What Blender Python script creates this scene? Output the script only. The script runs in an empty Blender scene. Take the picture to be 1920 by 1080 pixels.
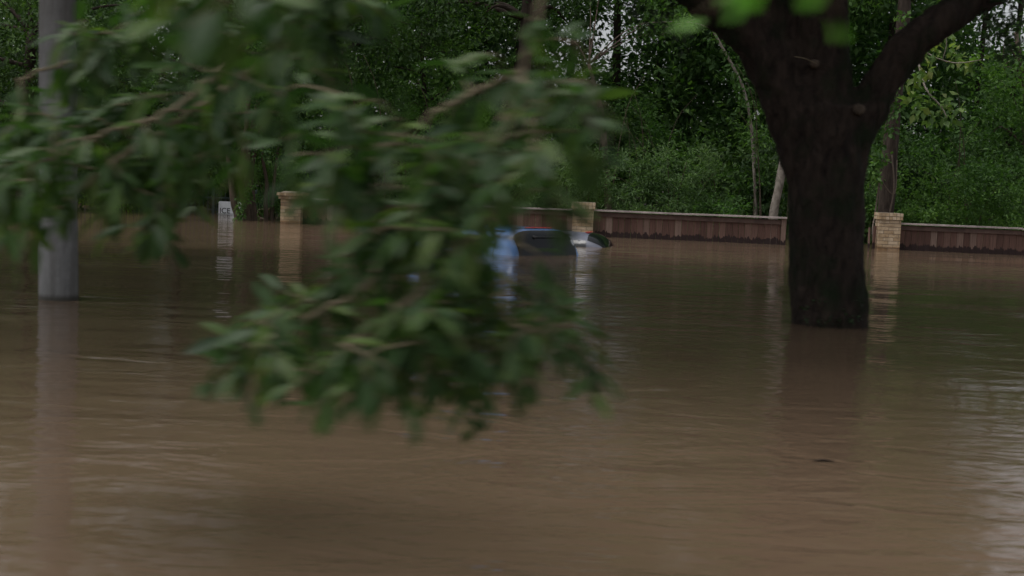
import bpy, bmesh, math, random
import numpy as np
from mathutils import Vector, Matrix
from mathutils import noise as mnoise
R = math.radians
random.seed(7)
rng = np.random.default_rng(11)
S = bpy.context.scene
COL = S.collection

# ------------------------------------------------------------------ camera
CAM_H = 1.2
cam_d = bpy.data.cameras.new('camera')
cam = bpy.data.objects.new('camera', cam_d); COL.objects.link(cam)
F = 2400.0                                   # focal length in 1920-px units
cam_d.sensor_width = 36; cam_d.lens = 36*F/1920
cam_d.clip_end = 2000; cam_d.clip_start = 0.05
CM = Matrix.Rotation(R(90-4.86), 4, 'X') @ Matrix.Rotation(R(2.3), 4, 'Z')
CM.translation = (0, 0, CAM_H)
cam.matrix_world = CM
cam_d.dof.use_dof = True
cam_d.dof.focus_distance = 28
cam_d.dof.aperture_fstop = 4.0
cam_d.dof.aperture_ratio = 0.25
S.camera = cam
# ------------------------------------------------------------------ light
SUN_EL, SUN_AZ = 68, -110                     # elevation, azimuth of the light from +Y towards +X
w = bpy.data.worlds.new('World'); S.world = w; w.use_nodes = True
nt = w.node_tree; nt.nodes.clear()
sky = nt.nodes.new('ShaderNodeTexSky'); sky.sky_type = 'NISHITA'; sky.sun_disc = False
sky.sun_elevation = R(SUN_EL); sky.sun_rotation = R(SUN_AZ)
sky.air_density = 1.0; sky.dust_density = 4.0; sky.ozone_density = 1.0
hs = nt.nodes.new('ShaderNodeHueSaturation'); hs.inputs['Saturation'].default_value = 0.22
bg = nt.nodes.new('ShaderNodeBackground'); bg.inputs['Strength'].default_value = 0.12
wo = nt.nodes.new('ShaderNodeOutputWorld')
nt.links.new(sky.outputs[0], hs.inputs['Color']); nt.links.new(hs.outputs[0], bg.inputs[0]); nt.links.new(bg.outputs[0], wo.inputs[0])
sd = bpy.data.lights.new('overcast_sun', 'SUN'); sd.energy = 0.9; sd.angle = R(35); sd.color = (1, .97, .93)
so = bpy.data.objects.new('overcast_sun', sd); COL.objects.link(so)
az = R(SUN_AZ); el = R(SUN_EL)
sv = Vector((math.sin(az)*math.cos(el), math.cos(az)*math.cos(el), math.sin(el)))
so.rotation_euler = sv.to_track_quat('Z', 'Y').to_euler()
S.view_settings.view_transform = 'Standard'; S.view_settings.look = 'None'
S.view_settings.exposure = 0.36; S.view_settings.gamma = 1
S.render.engine = 'CYCLES'
S.cycles.max_bounces = 6; S.cycles.diffuse_bounces = 3; S.cycles.glossy_bounces = 3
S.cycles.transmission_bounces = 4; S.cycles.transparent_max_bounces = 4

# ------------------------------------------------------------------ helpers
def ray(u, v):
    return (CM.to_3x3() @ Vector(((u-960)/F, -(v-540)/F, -1)))
def at(u, v, Y):                              # world point seen at a pixel, Y metres ahead
    d = ray(u, v); return Vector((0, 0, CAM_H)) + d*(Y/d.y)
def wx(u, Y):                                 # world x for a thing standing in the water at column u
    v = 336 + (u-960)*.04 + CAM_H*F/Y
    return at(u, v, Y).x

def tag(o, label=None, cat=None, group=None, kind=None):
    if label: o['label'] = label
    if cat: o['category'] = cat
    if group: o['group'] = group
    if kind: o['kind'] = kind
    return o
def thing(name, loc, label, cat, group=None, rotz=0):
    o = bpy.data.objects.new(name, None); COL.objects.link(o)
    o.location = loc; o.rotation_euler = (0, 0, rotz); o.empty_display_size = .2
    bpy.context.view_layer.update()
    return tag(o, label, cat, group)

class MB:
    """collects shapes, then links them as one mesh object"""
    def __init__(s): s.v = []; s.f = []; s.t = []; s.m = []; s.smooth = []
    def face(s, idx, t=.5, m=0, sm=False): s.f.append(idx); s.t.append(t); s.m.append(m); s.smooth.append(sm)
    def box(s, c, size, t=None, rot=None, jit=0, m=0, taper=0):
        t = random.random() if t is None else t
        n = len(s.v); hx, hy, hz = size[0]/2, size[1]/2, size[2]/2
        for z in (-1, 1):
            k = 1 - taper*(z > 0)
            for x, y in ((-1, -1), (1, -1), (1, 1), (-1, 1)):
                p = Vector((x*hx*k, y*hy*k, z*hz))
                if jit: p += Vector([random.uniform(-jit, jit) for _ in range(3)])
                if rot: p = rot @ p
                s.v.append(Vector(c)+p)
        for q in ((0, 3, 2, 1), (4, 5, 6, 7), (0, 1, 5, 4), (1, 2, 6, 5), (2, 3, 7, 6), (3, 0, 4, 7)):
            s.face([n+i for i in q], t, m)
    def tube(s, pts, rad, sides=6, t=.5, cap=True, wob=0, m=0):
        pts = [Vector(p) for p in pts]; n0 = len(s.v); N = len(pts)
        up = None
        for i, p in enumerate(pts):
            d = (pts[min(i+1, N-1)] - pts[max(i-1, 0)]).normalized()
            if up is None:
                up = Vector((0, 0, 1)) if abs(d.z) < .9 else Vector((0, 1, 0))
            a = (up - d*up.dot(d)).normalized(); b = d.cross(a); up = a
            r = rad[i] if hasattr(rad, '__len__') else rad
            for k in range(sides):
                g = 2*math.pi*k/sides
                rr = r*(1+wob*mnoise.noise(Vector((math.cos(g)*1.3, math.sin(g)*1.3, p.z*1.2+p.x)))) if wob else r
                s.v.append(p + (a*math.cos(g) + b*math.sin(g))*rr)
        for i in range(N-1):
            for k in range(sides):
                k2 = (k+1) % sides
                s.face([n0+i*sides+k, n0+i*sides+k2, n0+(i+1)*sides+k2, n0+(i+1)*sides+k], t, m, True)
        if cap:
            s.face([n0+k for k in range(sides)][::-1], t, m); s.face([n0+(N-1)*sides+k for k in range(sides)], t, m)
    def build(s, name, mats, parent=None, world=True):
        me = bpy.data.meshes.new(name)
        me.from_pydata([tuple(p) for p in s.v], [], s.f)
        a = me.attributes.new('tint', 'FLOAT', 'FACE'); a.data.foreach_set('value', s.t)
        mats = mats if isinstance(mats, (list, tuple)) else [mats]
        for mm in mats: me.materials.append(mm)
        me.polygons.foreach_set('material_index', s.m); me.polygons.foreach_set('use_smooth', s.smooth)
        me.update()
        return link(name, me, parent, world)
def link(name, me, parent=None, world=True):
    o = bpy.data.objects.new(name, me); COL.objects.link(o)
    if parent:
        o.parent = parent
        if world: o.matrix_parent_inverse = parent.matrix_world.inverted()
    return o

RH_V = np.array([(0, 0, 0), (.45, .5, .05), (1, 0, -.12), (.45, -.5, .05)]); RH_F = [(0, 1, 2), (0, 2, 3)]
mid = [(0, 0, 0), (.25, 0, -.01), (.55, 0, -.05), (.85, 0, -.12), (1.0, 0, -.17)]
LV = [mid[0], mid[1], mid[2], mid[3], mid[4], (.25, .38, .03), (.55, .5, .0), (.83, .3, -.09), (.25, -.38, .03), (.55, -.5, .0), (.83, -.3, -.09)]
OV_V = np.array(LV); OV_F = [(0, 1, 5), (1, 2, 6, 5), (2, 3, 7, 6), (3, 4, 7), (0, 8, 1), (1, 8, 9, 2), (2, 9, 10, 3), (3, 10, 4)]
def unit(a): return a/np.maximum(np.linalg.norm(a, axis=1, keepdims=True), 1e-6)
def leaf_data(P, A, Nn, L, W, T, tv=RH_V, tf=RH_F):
    A = unit(A); B = unit(np.cross(Nn, A)); C = np.cross(A, B)
    V = P[:, None, :] + A[:, None, :]*(L[:, None]*tv[None, :, 0])[..., None] \
        + B[:, None, :]*(W[:, None]*tv[None, :, 1])[..., None] + C[:, None, :]*(L[:, None]*tv[None, :, 2])[..., None]
    return V.reshape(-1, 3), len(P), T, tv, tf
def leaves_obj(name, data, mat, parent=None):
    V, n, T, tv, tf = data; k = len(tv)
    me = bpy.data.meshes.new(name)
    me.vertices.add(len(V)); me.vertices.foreach_set('co', V.astype(np.float32).ravel())
    tot = [len(f) for f in tf]; base = np.concatenate([np.array(f) for f in tf])
    idx = (np.arange(n)[:, None]*k + base[None, :]).ravel().astype(np.int32)
    me.loops.add(len(idx)); me.loops.foreach_set('vertex_index', idx)
    tots = np.tile(tot, n).astype(np.int32); starts = np.concatenate([[0], np.cumsum(tots)[:-1]]).astype(np.int32)
    me.polygons.add(len(tots)); me.polygons.foreach_set('loop_start', starts); me.polygons.foreach_set('loop_total', tots)
    me.update(calc_edges=True)
    at_ = me.attributes.new('tint', 'FLOAT', 'FACE'); at_.data.foreach_set('value', np.repeat(T, len(tf)).astype(np.float32))
    if k > 4: me.polygons.foreach_set('use_smooth', np.ones(len(tots), bool))
    me.materials.append(mat); me.validate()
    return link(name, me, parent)
def thin(x, y, z):
    """openings in the wood where the sky shows through: True = leave this clump out"""
    a = x/y; e = (z-CAM_H)/y
    if -.289 < a < -.260 and .045 < e < .155: return rng.random() < .85
    if .056 < a < .094 and .085 < e < .155: return rng.random() < .66
    if a > .338 and .112 < e < .26: return rng.random() < (.84 if e < .19 else .38)
    if -.43 < a < -.385 and .22 < e: return rng.random() < .6
    return False
def clump_leaves(C, Rr, n, Ls=.13, ratio=.45, flat=.55, droop=.25, tjit=.2):
    """C clump centres (m,3), Rr clump radii (m), n leaves each: sprays of leaves facing up and outwards"""
    m = len(C); tb = np.array([min(1, max(0, .5+1.25*mnoise.noise(Vector((c_[0]*.45+7, c_[1]*.45, c_[2]*.6))))) for c_ in C])*.75+.25*rng.random(m)
    D = unit(rng.normal(size=(m*n, 3))); rad = rng.random(m*n)**.45
    rr = np.repeat(Rr, n)
    off = D*(rad*rr)[:, None]; off[:, 2] *= flat
    # fray every clump along a few twig directions
    tw = unit(rng.normal(size=(m, 4, 3))*[1, 1, .5]); pick = rng.integers(0, 4, m*n)
    td = tw[np.repeat(np.arange(m), n), pick]
    off = off*.62 + td*(rng.random(m*n)*rr*1.05)[:, None]
    P = np.repeat(C, n, axis=0) + off
    A = unit(off)*.8 + rng.normal(size=(m*n, 3))*.55; A[:, 2] -= droop
    N = rng.normal(size=(m*n, 3))*.6; N[:, 2] += 1.0
    L = Ls*(.65+.7*rng.random(m*n)); W = L*ratio*(.8+.4*rng.random(m*n))
    T = np.clip(np.repeat(tb, n)*(1-tjit*2)+tjit + rng.normal(size=m*n)*tjit, 0, 1)
    return leaf_data(P, A, N, L, W, T)

# ------------------------------------------------------------------ materials
def new_mat(name):
    m = bpy.data.materials.new(name); m.use_nodes = True
    t = m.node_tree; b = t.nodes['Principled BSDF']; return m, t, b
def N_(t, kind, **kw):
    n = t.nodes.new(kind)
    for k, v in kw.items(): setattr(n, k, v)
    return n
def ramp(t, fac, stops):
    r = N_(t, 'ShaderNodeValToRGB'); e = r.color_ramp.elements
    e[0].position, e[0].color = stops[0][0], (*stops[0][1], 1); e[1].position, e[1].color = stops[-1][0], (*stops[-1][1], 1)
    for p, c in stops[1:-1]:
        q = e.new(p); q.color = (*c, 1)
    t.links.new(fac, r.inputs[0]); return r
def noise_(t, scale, detail=4, rough=.6, vec=None, dist=0):
    n = N_(t, 'ShaderNodeTexNoise'); n.inputs['Scale'].default_value = scale; n.inputs['Detail'].default_value = detail
    n.inputs['Roughness'].default_value = rough; n.inputs['Distortion'].default_value = dist
    if vec: t.links.new(vec, n.inputs['Vector'])
    return n
def mapped(t, scale=(1, 1, 1), rot=(0, 0, 0), coord='Object'):
    c = N_(t, 'ShaderNodeTexCoord'); m = N_(t, 'ShaderNodeMapping')
    m.inputs['Scale'].default_value = scale; m.inputs['Rotation'].default_value = rot
    t.links.new(c.outputs[coord], m.inputs['Vector']); return m.outputs[0]
def mixc(t, fac, a, b, mode='MIX'):
    m = N_(t, 'ShaderNodeMix', data_type='RGBA', blend_type=mode)
    for s, v in ((0, fac), (6, a), (7, b)):
        if hasattr(v, 'links') or hasattr(v, 'is_output'): t.links.new(v, m.inputs[s])
        elif isinstance(v, (int, float)): m.inputs[s].default_value = v
        else: m.inputs[s].default_value = (*v, 1)
    return m.outputs[2]
def bump(t, h, b, strength=.5, dist=.02):
    n = N_(t, 'ShaderNodeBump'); n.inputs['Strength'].default_value = strength; n.inputs['Distance'].default_value = dist
    t.links.new(h, n.inputs['Height']); t.links.new(n.outputs[0], b.inputs['Normal']); return n
def leaf_mat(name, lo, mi, hi, trans=.3, gloss=.45):
    m, t, b = new_mat(name)
    a = N_(t, 'ShaderNodeAttribute', attribute_name='tint')
    r = ramp(t, a.outputs['Fac'], [(0, lo), (.55, mi), (1, hi)])
    t.links.new(r.outputs[0], b.inputs['Base Color']); b.inputs['Roughness'].default_value = gloss
    b.inputs['Specular IOR Level'].default_value = .3
    tr = N_(t, 'ShaderNodeBsdfTranslucent')
    br = mixc(t, 1.0, r.outputs[0], (1.5, 1.9, .7), 'MULTIPLY'); t.links.new(br, tr.inputs[0])
    mx = N_(t, 'ShaderNodeMixShader'); mx.inputs[0].default_value = trans
    t.links.new(b.outputs[0], mx.inputs[1]); t.links.new(tr.outputs[0], mx.inputs[2])
    t.links.new(mx.outputs[0], t.nodes['Material Output'].inputs[0]); return m
def bark_mat(name, lo, hi, sc=(14, 14, 3), strength=.8, dist=.03, moss=None):
    m, t, b = new_mat(name)
    v = mapped(t, sc); n = noise_(t, 1, 8, .65, v, .6)
    r = ramp(t, n.outputs['Fac'], [(.32, lo), (.7, hi)]); c = r.outputs[0]
    if moss:
        n2 = noise_(t, 2.3, 5, .6, mapped(t)); r2 = ramp(t, n2.outputs['Fac'], [(.5, (0, 0, 0)), (.66, (1, 1, 1))])
        c = mixc(t, r2.outputs[0], c, moss)
    t.links.new(c, b.inputs['Base Color']); b.inputs['Roughness'].default_value = .9
    b.inputs['Specular IOR Level'].default_value = .2
    bump(t, n.outputs['Fac'], b, strength, dist); return m
def plain(name, col, rough=.6, var=.25, sc=20, metal=0, spec=.5, coat=0):
    m, t, b = new_mat(name)
    n = noise_(t, sc, 5, .6, mapped(t))
    d = tuple(c*(1-var) for c in col); u = tuple(min(1, c*(1+var)) for c in col)
    r = ramp(t, n.outputs['Fac'], [(.3, d), (.7, u)])
    t.links.new(r.outputs[0], b.inputs['Base Color']); b.inputs['Roughness'].default_value = rough
    b.inputs['Metallic'].default_value = metal; b.inputs['Specular IOR Level'].default_value = spec
    b.inputs['Coat Weight'].default_value = coat
    return m

M = {}
M['wood_leaf'] = leaf_mat('woodland_leaf', (.018, .046, .013), (.055, .115, .032), (.115, .20, .052), .3, .7)
M['dark_leaf'] = leaf_mat('dark_oak_leaf', (.008, .018, .008), (.018, .036, .014), (.035, .070, .022), .15, .5)
M['shade_leaf'] = leaf_mat('shaded_tree_leaf', (.016, .038, .012), (.045, .088, .027), (.09, .155, .042), .25, .6)
M['mid_leaf'] = leaf_mat('mid_green_leaf', (.034, .080, .022), (.078, .155, .040), (.14, .24, .06), .35, .65)
M['grey_leaf'] = leaf_mat('willowy_leaf', (.055, .100, .040), (.10, .165, .065), (.155, .225, .10), .3, .7)
M['yellow_leaf'] = leaf_mat('yellow_green_leaf', (.06, .13, .02), (.13, .24, .035), (.26, .36, .05), .35, .5)
M['pale_leaf'] = leaf_mat('pale_elm_leaf', (.07, .13, .04), (.12, .20, .06), (.22, .25, .09), .35, .5)
M['near_leaf'] = leaf_mat('near_oak_leaf', (.015, .038, .011), (.040, .084, .024), (.095, .145, .035), .34, .48)
M['sprig_leaf'] = leaf_mat('bright_sprig_leaf', (.09, .22, .04), (.12, .29, .05), (.16, .35, .06), .5, .45)
M['oak_bark'] = bark_mat('dark_oak_bark', (.010, .007, .006), (.050, .036, .028), (13, 13, 5), 1.0, .05, (.012, .018, .008))  # very dark bark colour with patches of moss
M['dark_bark'] = bark_mat('dark_bark', (.018, .013, .010), (.055, .042, .033))
M['brown_bark'] = bark_mat('brown_bark', (.05, .038, .028), (.13, .10, .075))
M['pale_bark'] = bark_mat('pale_grey_bark', (.13, .11, .09), (.36, .32, .28), (10, 10, 6), .4, .01)
M['pink_bark'] = bark_mat('pinkish_dead_bark', (.10, .07, .06), (.26, .19, .16))
M['twig'] = bark_mat('tan_twig_bark', (.10, .085, .055), (.22, .18, .12), (60, 60, 20), .4, .002)
M['vine_tree_bark'] = bark_mat('vine_tree_bark', (.028, .021, .017), (.085, .066, .054))
M['vine'] = plain('vine_bark', (.12, .09, .07), .8)

# water
m, t, b = new_mat('muddy_flood_water'); M['water'] = m
v = mapped(t)
n = noise_(t, .25, 3, .5, v)
r = ramp(t, n.outputs['Fac'], [(.3, (.126, .086, .055)), (.7, (.154, .105, .068))])
t.links.new(r.outputs[0], b.inputs['Base Color']); b.inputs['Roughness'].default_value = .045
b.inputs['IOR'].default_value = 1.33; b.inputs['Specular IOR Level'].default_value = .5
w1 = noise_(t, 1, 3, .55, mapped(t, (1.2, 2.4, 1), (0, 0, R(14))), 1.2)
w2 = noise_(t, 1, 3, .5, mapped(t, (5.0, 8.5, 1), (0, 0, R(-12))), .9)
w3 = noise_(t, 1, 2, .5, mapped(t, (.35, .8, 1), (0, 0, R(12))), .2)
patch = noise_(t, 1, 2, .5, mapped(t, (.16, .25, 1)))
pr = ramp(t, patch.outputs['Fac'], [(.40, (.22,)*3), (.60, (1.15,)*3)])
def mth(op, a, bb):
    k = N_(t, 'ShaderNodeMath', operation=op)
    for i, q in enumerate((a, bb)):
        if isinstance(q, (int, float)): k.inputs[i].default_value = q
        else: t.links.new(q, k.inputs[i])
    return k.outputs[0]
h = mth('ADD', mth('MULTIPLY', mth('MULTIPLY', w1.outputs['Fac'], .026), pr.outputs[0]), mth('MULTIPLY', w3.outputs['Fac'], .020))
h = mth('ADD', h, mth('MULTIPLY', mth('MULTIPLY', w2.outputs['Fac'], .0062), pr.outputs[0]))
bp = bump(t, h, b, 1.0, 1.0)

# ------------------------------------------------------------------ ground and water
def grid_obj(name, x0, x1, y0, y1, nx, ny, zf, mat):
    mb = MB()
    for j in range(ny+1):
        for i in range(nx+1):
            x = x0+(x1-x0)*i/nx; y = y0+(y1-y0)*j/ny; mb.v.append(Vector((x, y, zf(x, y))))
    for j in range(ny):
        for i in range(nx):
            a = j*(nx+1)+i; mb.face([a, a+1, a+nx+2, a+nx+1], .5, 0, True)
    return mb.build(name, mat)
M['soil'] = plain('leaf_litter_soil', (.030, .024, .016), .95, .5, 3)
def gz(x, y):
    k = min(1, max(0, (y-33.5)/7)); return -1.25 + 1.42*k*k*(3-2*k) + .06*mnoise.noise(Vector((x*.3, y*.3, 0)))
tag(grid_obj('ground', -400, 400, -300, 600, 160, 300, gz, M['soil']), kind='structure')
tag(grid_obj('flood_water', -400, 400, -300, 600, 2, 2, lambda x, y: 0.0, M['water']), kind='structure')

# ------------------------------------------------------------------ brick pillars
m, t, b = new_mat('buff_brick'); M['brick'] = m
a = N_(t, 'ShaderNodeAttribute', attribute_name='tint')
r = ramp(t, a.outputs['Fac'], [(0, (.38, .27, .17)), (.3, (.52, .38, .23)), (.6, (.56, .43, .29)), (1, (.64, .52, .38))])
n = noise_(t, 45, 5, .7, mapped(t)); r2 = ramp(t, n.outputs['Fac'], [(.3, (.72, .70, .68)), (.6, (1, 1, 1))])
n5 = noise_(t, 5, 5, .7, mapped(t)); r5 = ramp(t, n5.outputs['Fac'], [(.38, (.66, .62, .56)), (.55, (1, 1, 1))])
g5 = N_(t, 'ShaderNodeNewGeometry'); s5 = N_(t, 'ShaderNodeSeparateXYZ'); t.links.new(g5.outputs['Position'], s5.inputs[0])
a5 = N_(t, 'ShaderNodeMath', operation='MULTIPLY_ADD'); t.links.new(n5.outputs['Fac'], a5.inputs[0]); a5.inputs[1].default_value = -.10; t.links.new(s5.outputs['Z'], a5.inputs[2])
w5 = ramp(t, a5.outputs[0], [(0, (.6, .5, .42)), (.03, (1, 1, 1))])
cc_ = mixc(t, 1.0, mixc(t, 1.0, r.outputs[0], r2.outputs[0], 'MULTIPLY'), r5.outputs[0], 'MULTIPLY')
t.links.new(mixc(t, 1.0, cc_, w5.outputs[0], 'MULTIPLY'), b.inputs['Base Color']); b.inputs['Roughness'].default_value = .85
bump(t, n.outputs['Fac'], b, .5, .006)
M['mortar'] = plain('mortar', (.20, .165, .125), .95, .2, 60)
FY = R(-5)                                    # the fence line is turned five degrees
FX = Vector((math.cos(FY), math.sin(FY), 0)); FN = Vector((-math.sin(FY), math.cos(FY), 0))
P0 = Vector((wx(1092, 28.5), 28.5, 0))
def fence_pt(s, dy=0, z=0): return P0 + FX*s + FN*dy + Vector((0, 0, z))
def s_of(u):                                  # distance along the fence line for an image column
    lo, hi = -20.0, 20.0
    for _ in range(40):
        mid_ = (lo+hi)/2; p = fence_pt(mid_, 0, 0)
        q = CM.inverted() @ p; uu = 960 + F*q.x/-q.z
        if uu < u: lo = mid_
        else: hi = mid_
    return lo
def brick_pillar(loc, H, label, W=.46, corbel=(.028, .03), crown=False, rz=FY, group='brick pillars of the flooded fence', tl=0.0):
    o = thing('brick_pillar', loc, label, 'pillar', group, rz)
    mb = MB(); core = MB(); c = .0762; zt = H; k = 0
    core.box((0, 0, (H-.012-1.3)/2), (W-.016, W-.016, H-.012+1.3), .5)
    def course(z, w, bl, off):
        for sx, sy, ax in ((0, -1, 0), (0, 1, 0), (-1, 0, 1), (1, 0, 1)):
            length = w if ax == 0 else w-.12
            p = -length/2 - (bl+.01)*off
            while p < length/2-.005:
                a0 = max(p, -length/2); a1 = min(p+bl, length/2)
                if a1-a0 > .018:
                    cx = (a0+a1)/2; d = w/2-.03 + random.uniform(-.0015, .0015)
                    tt = min(1, max(0, random.gauss(.5+tl, .26)))
                    if ax == 0: mb.box((cx, sy*d, z), (a1-a0, .06, .066), tt, jit=.0012)
                    else: mb.box((sx*d, cx, z), (.06, a1-a0, .066), tt, jit=.0012)
                p += bl+.01
    z = H-c/2; i = 0
    while z > -.4:
        if i < len(corbel):
            w = W + 2*corbel[len(corbel)-1-i] if not crown else W+2*corbel[i]
            course(z, w, .0665, 0)
            core.box((0, 0, z-.001), (w-.014, w-.014, c-.006), .5)
        else: course(z, W, .203, .5 if i % 2 else 0)
        z -= c; i += 1
    if crown:
        core.box((0, 0, H+.012), (W+.02, W+.02, .028), .5, taper=.3)
    mb.build('brickwork', M['brick'], o, world=False); core.build('mortar_core', M['mortar'], o, world=False)
    return o
SR, SL = s_of(1662), s_of(549)
brick_pillar(fence_pt(0), .755, 'buff brick pillar rising beside the two sunken cars, fence on both sides')
brick_pillar(fence_pt(SR), .80, 'buff brick pillar right of the big dark oak trunk, in front of the vine hung tree', tl=.12)
brick_pillar(fence_pt(SL), .70, 'orange brick pillar with a flared crowned top at the left end of the wooden fence', W=.46, corbel=(.075, .04), crown=True, tl=-.25)
brick_pillar(Vector((wx(300, 36), 36, 0)), .66, 'far buff brick pillar mostly hidden by leaves, left of the green iron fence', W=.42, rz=R(-5))

# ------------------------------------------------------------------ wooden fences
m, t, b = new_mat('weathered_fence_board'); M['board'] = m
a = N_(t, 'ShaderNodeAttribute', attribute_name='tint')
r = ramp(t, a.outputs['Fac'], [(0, (.085, .042, .032)), (.45, (.130, .070, .054)), (.82, (.165, .098, .078)), (.93, (.20, .135, .11)), (1, (.30, .225, .19))])
g = noise_(t, 1, 6, .65, mapped(t, (60, 60, 2.0)), .3); gr = ramp(t, g.outputs['Fac'], [(.3, (.55, .52, .5)), (.65, (1.12, 1.08, 1.05))])
col = mixc(t, 1.0, r.outputs[0], gr.outputs[0], 'MULTIPLY')
ge = N_(t, 'ShaderNodeNewGeometry'); sx = N_(t, 'ShaderNodeSeparateXYZ'); t.links.new(ge.outputs['Position'], sx.inputs[0])
wn = noise_(t, 1, 3, .7, mapped(t, (10, 10, .6)))
def mt(op, a_, b_, t=t):
    k = N_(t, 'ShaderNodeMath', operation=op)
    for i, q in enumerate((a_, b_)):
        if isinstance(q, (int, float)): k.inputs[i].default_value = q
        else: t.links.new(q, k.inputs[i])
    return k.outputs[0]
lvl = mt('MULTIPLY', mt('SUBTRACT', wn.outputs['Fac'], .18), .36)
wet = mt('GREATER_THAN', lvl, sx.outputs['Z'])
col = mixc(t, wet, col, (.022, .009, .008))
t.links.new(col, b.inputs['Base Color']); b.inputs['Roughness'].default_value = .8
bump(t, g.outputs['Fac'], b, .4, .004)
M['cap'] = plain('sun_bleached_cap_board', (.40, .34, .32), .8, .4, 4)
M['rail'] = plain('fence_rail_board', (.105, .066, .054), .8, .35, 5)
def wooden_fence(s0, s1, H, label, sag=.012):
    o = thing('wooden_fence', fence_pt(s0), label, 'fence', 'wooden fence runs between the brick pillars')
    rot = Matrix.Rotation(FY, 3, 'Z'); bd = MB(); x = s0; last = .5
    while x < s1-.02:
        wd = min(random.uniform(.132, .146), s1-x); tt = random.random()
        tt = tt*.8 if random.random() > .06 else random.uniform(.9, 1)
        bd.box(fence_pt(x+wd/2, random.uniform(-.004, .004), (H-.05-1.3)/2), (wd-.006, .018, H-.05+1.3), tt, rot)
        x += wd
    bd.build('boards', M['board'], o)
    def strip(name, dy, z, th, wdt, mat, e0=0, e1=0, bow=0.009):
        mb = MB(); n = max(2, int((s1-s0)/2.4)); L = (s1+e1-s0+e0)/n; x = s0-e0
        for i in range(n):
            mb.box(fence_pt(x+L/2, dy, z+random.uniform(-bow, bow)), (L-.004, wdt, th), random.random(), rot @ Matrix.Rotation(R(random.uniform(-.25, .25)), 3, 'Y')); x += L
        return mb.build(name, mat, o)
    strip('face_rail', -.024, H-.105, .09, .028, M['rail'])
    strip('cap_board', -.02, H-.018, .036, .15, M['cap'], 0, .12 if s1 < SR-1 and s1 > .5 else 0)
    return o
SE = s_of(1470)
wooden_fence(.232, SE-.09, .60, 'weathered wooden fence between the cars and the big oak trunk, with a pale cap board')
f3 = wooden_fence(SR+.232, SR+8, .585, 'weathered wooden fence running out of the picture to the right of the last brick pillar')
f2 = wooden_fence(SL+.232, -.232, .585, 'weathered wooden fence behind the blue van and the hanging leaves')
fe = [o for o in COL.objects if o.get('label', '').startswith('weathered wooden fence between')][0]
p = MB(); p.box(fence_pt(SE-.035, -.01, -.36), (.10, .10, 1.88), .93, Matrix.Rotation(FY, 3, 'Z')); p.build('end_post', M['board'], fe)
# gate post remnants just left of the right pillar
gp = thing('gate_post', fence_pt(SR-.33), 'thin reddish wooden post standing against the left side of the right brick pillar', 'post')
p = MB(); p.box(fence_pt(SR-.30, -.05, -.35), (.05, .05, 1.7), .6, Matrix.Rotation(R(1.5), 3, 'Y')); p.build('post', M['board'], gp)
p = MB(); p.box(fence_pt(SR-.38, -.02, -.37), (.03, .06, 1.66), .9, Matrix.Rotation(R(-1), 3, 'Y')); p.build('board', M['board'], gp)

# ------------------------------------------------------------------ iron picket fence, board lettered ICE, pipe
M['green_iron'] = plain('green_painted_iron', (.030, .055, .048), .5, .2)
IY = 34.0
ifn = thing('iron_fence', (wx(400, IY), IY, 0), 'dark green iron picket fence left of the orange brick pillar, partly behind slim trunks', 'fence')
x0, x1 = wx(262, IY+.5), wx(528, IY-.3)
pk = MB(); x = x0
while x < x1:
    pk.box((x, IY, -.1), (.02, .02, 1.28), .5); pk.box((x, IY, .565), (.02, .02, .06), .5, taper=.9); x += .115
pk.build('pickets', M['green_iron'], ifn)
for z in (.40, .08):
    q = MB(); q.box(((x0+x1)/2, IY-.022, z), (x1-x0, .022, .04), .5); q.build('rail', M['green_iron'], ifn)
for u in (300, 401, 481):
    q = MB(); px = wx(u, IY); q.box((px, IY-.06, -.1), (.07, .07, 1.42), .5); q.box((px, IY-.06, .63), (.09, .09, .035), .5, taper=.6)
    q.build('post', M['green_iron'], ifn)
M['white_paint'] = plain('white_painted_board', (.84, .85, .88), .5, .06, 8)
M['black_paint'] = plain('black_lettering', (.02, .02, .022), .6, .1)
BY = 33.2
bx0, bx1 = wx(409.5, BY), wx(476, BY)
sb = thing('white_sign', ((bx0+bx1)/2, BY, 0), 'white board lettered ICE in black, standing in the water behind slim trunks', 'sign')
def rounded_panel(x0, x1, z0, z1, y, th, rad):
    mb = MB(); pts = []
    for cx, cz, a0 in ((x1-rad, z1-rad, 0), (x0+rad, z1-rad, 90)):
        for k in range(7):
            g = R(a0+90*k/6); pts.append((cx+rad*math.cos(g), cz+rad*math.sin(g)))
    pts += [(x0, z0), (x1, z0)]
    n = len(pts)
    for d in (0, th):
        for (px, pz) in pts: mb.v.append(Vector((px, y+d, pz)))
    mb.face(list(range(n)), .5); mb.face([n+i for i in range(n)][::-1], .5)
    for i in range(n): mb.face([i, n+i, n+(i+1) % n, (i+1) % n], .5)
    return mb
zt = at(420, 377.5, BY).z; zb = at(420, 401, BY).z
rounded_panel(bx0, bx1, zb+.012, zt, BY, .05, .03).build('board', M['white_paint'], sb)
q = MB(); q.box(((bx0+bx1)/2, BY-.015, zb-.42), (bx1-bx0+.02, .10, .84), .5); q.build('plinth', M['white_paint'], sb)
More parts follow.
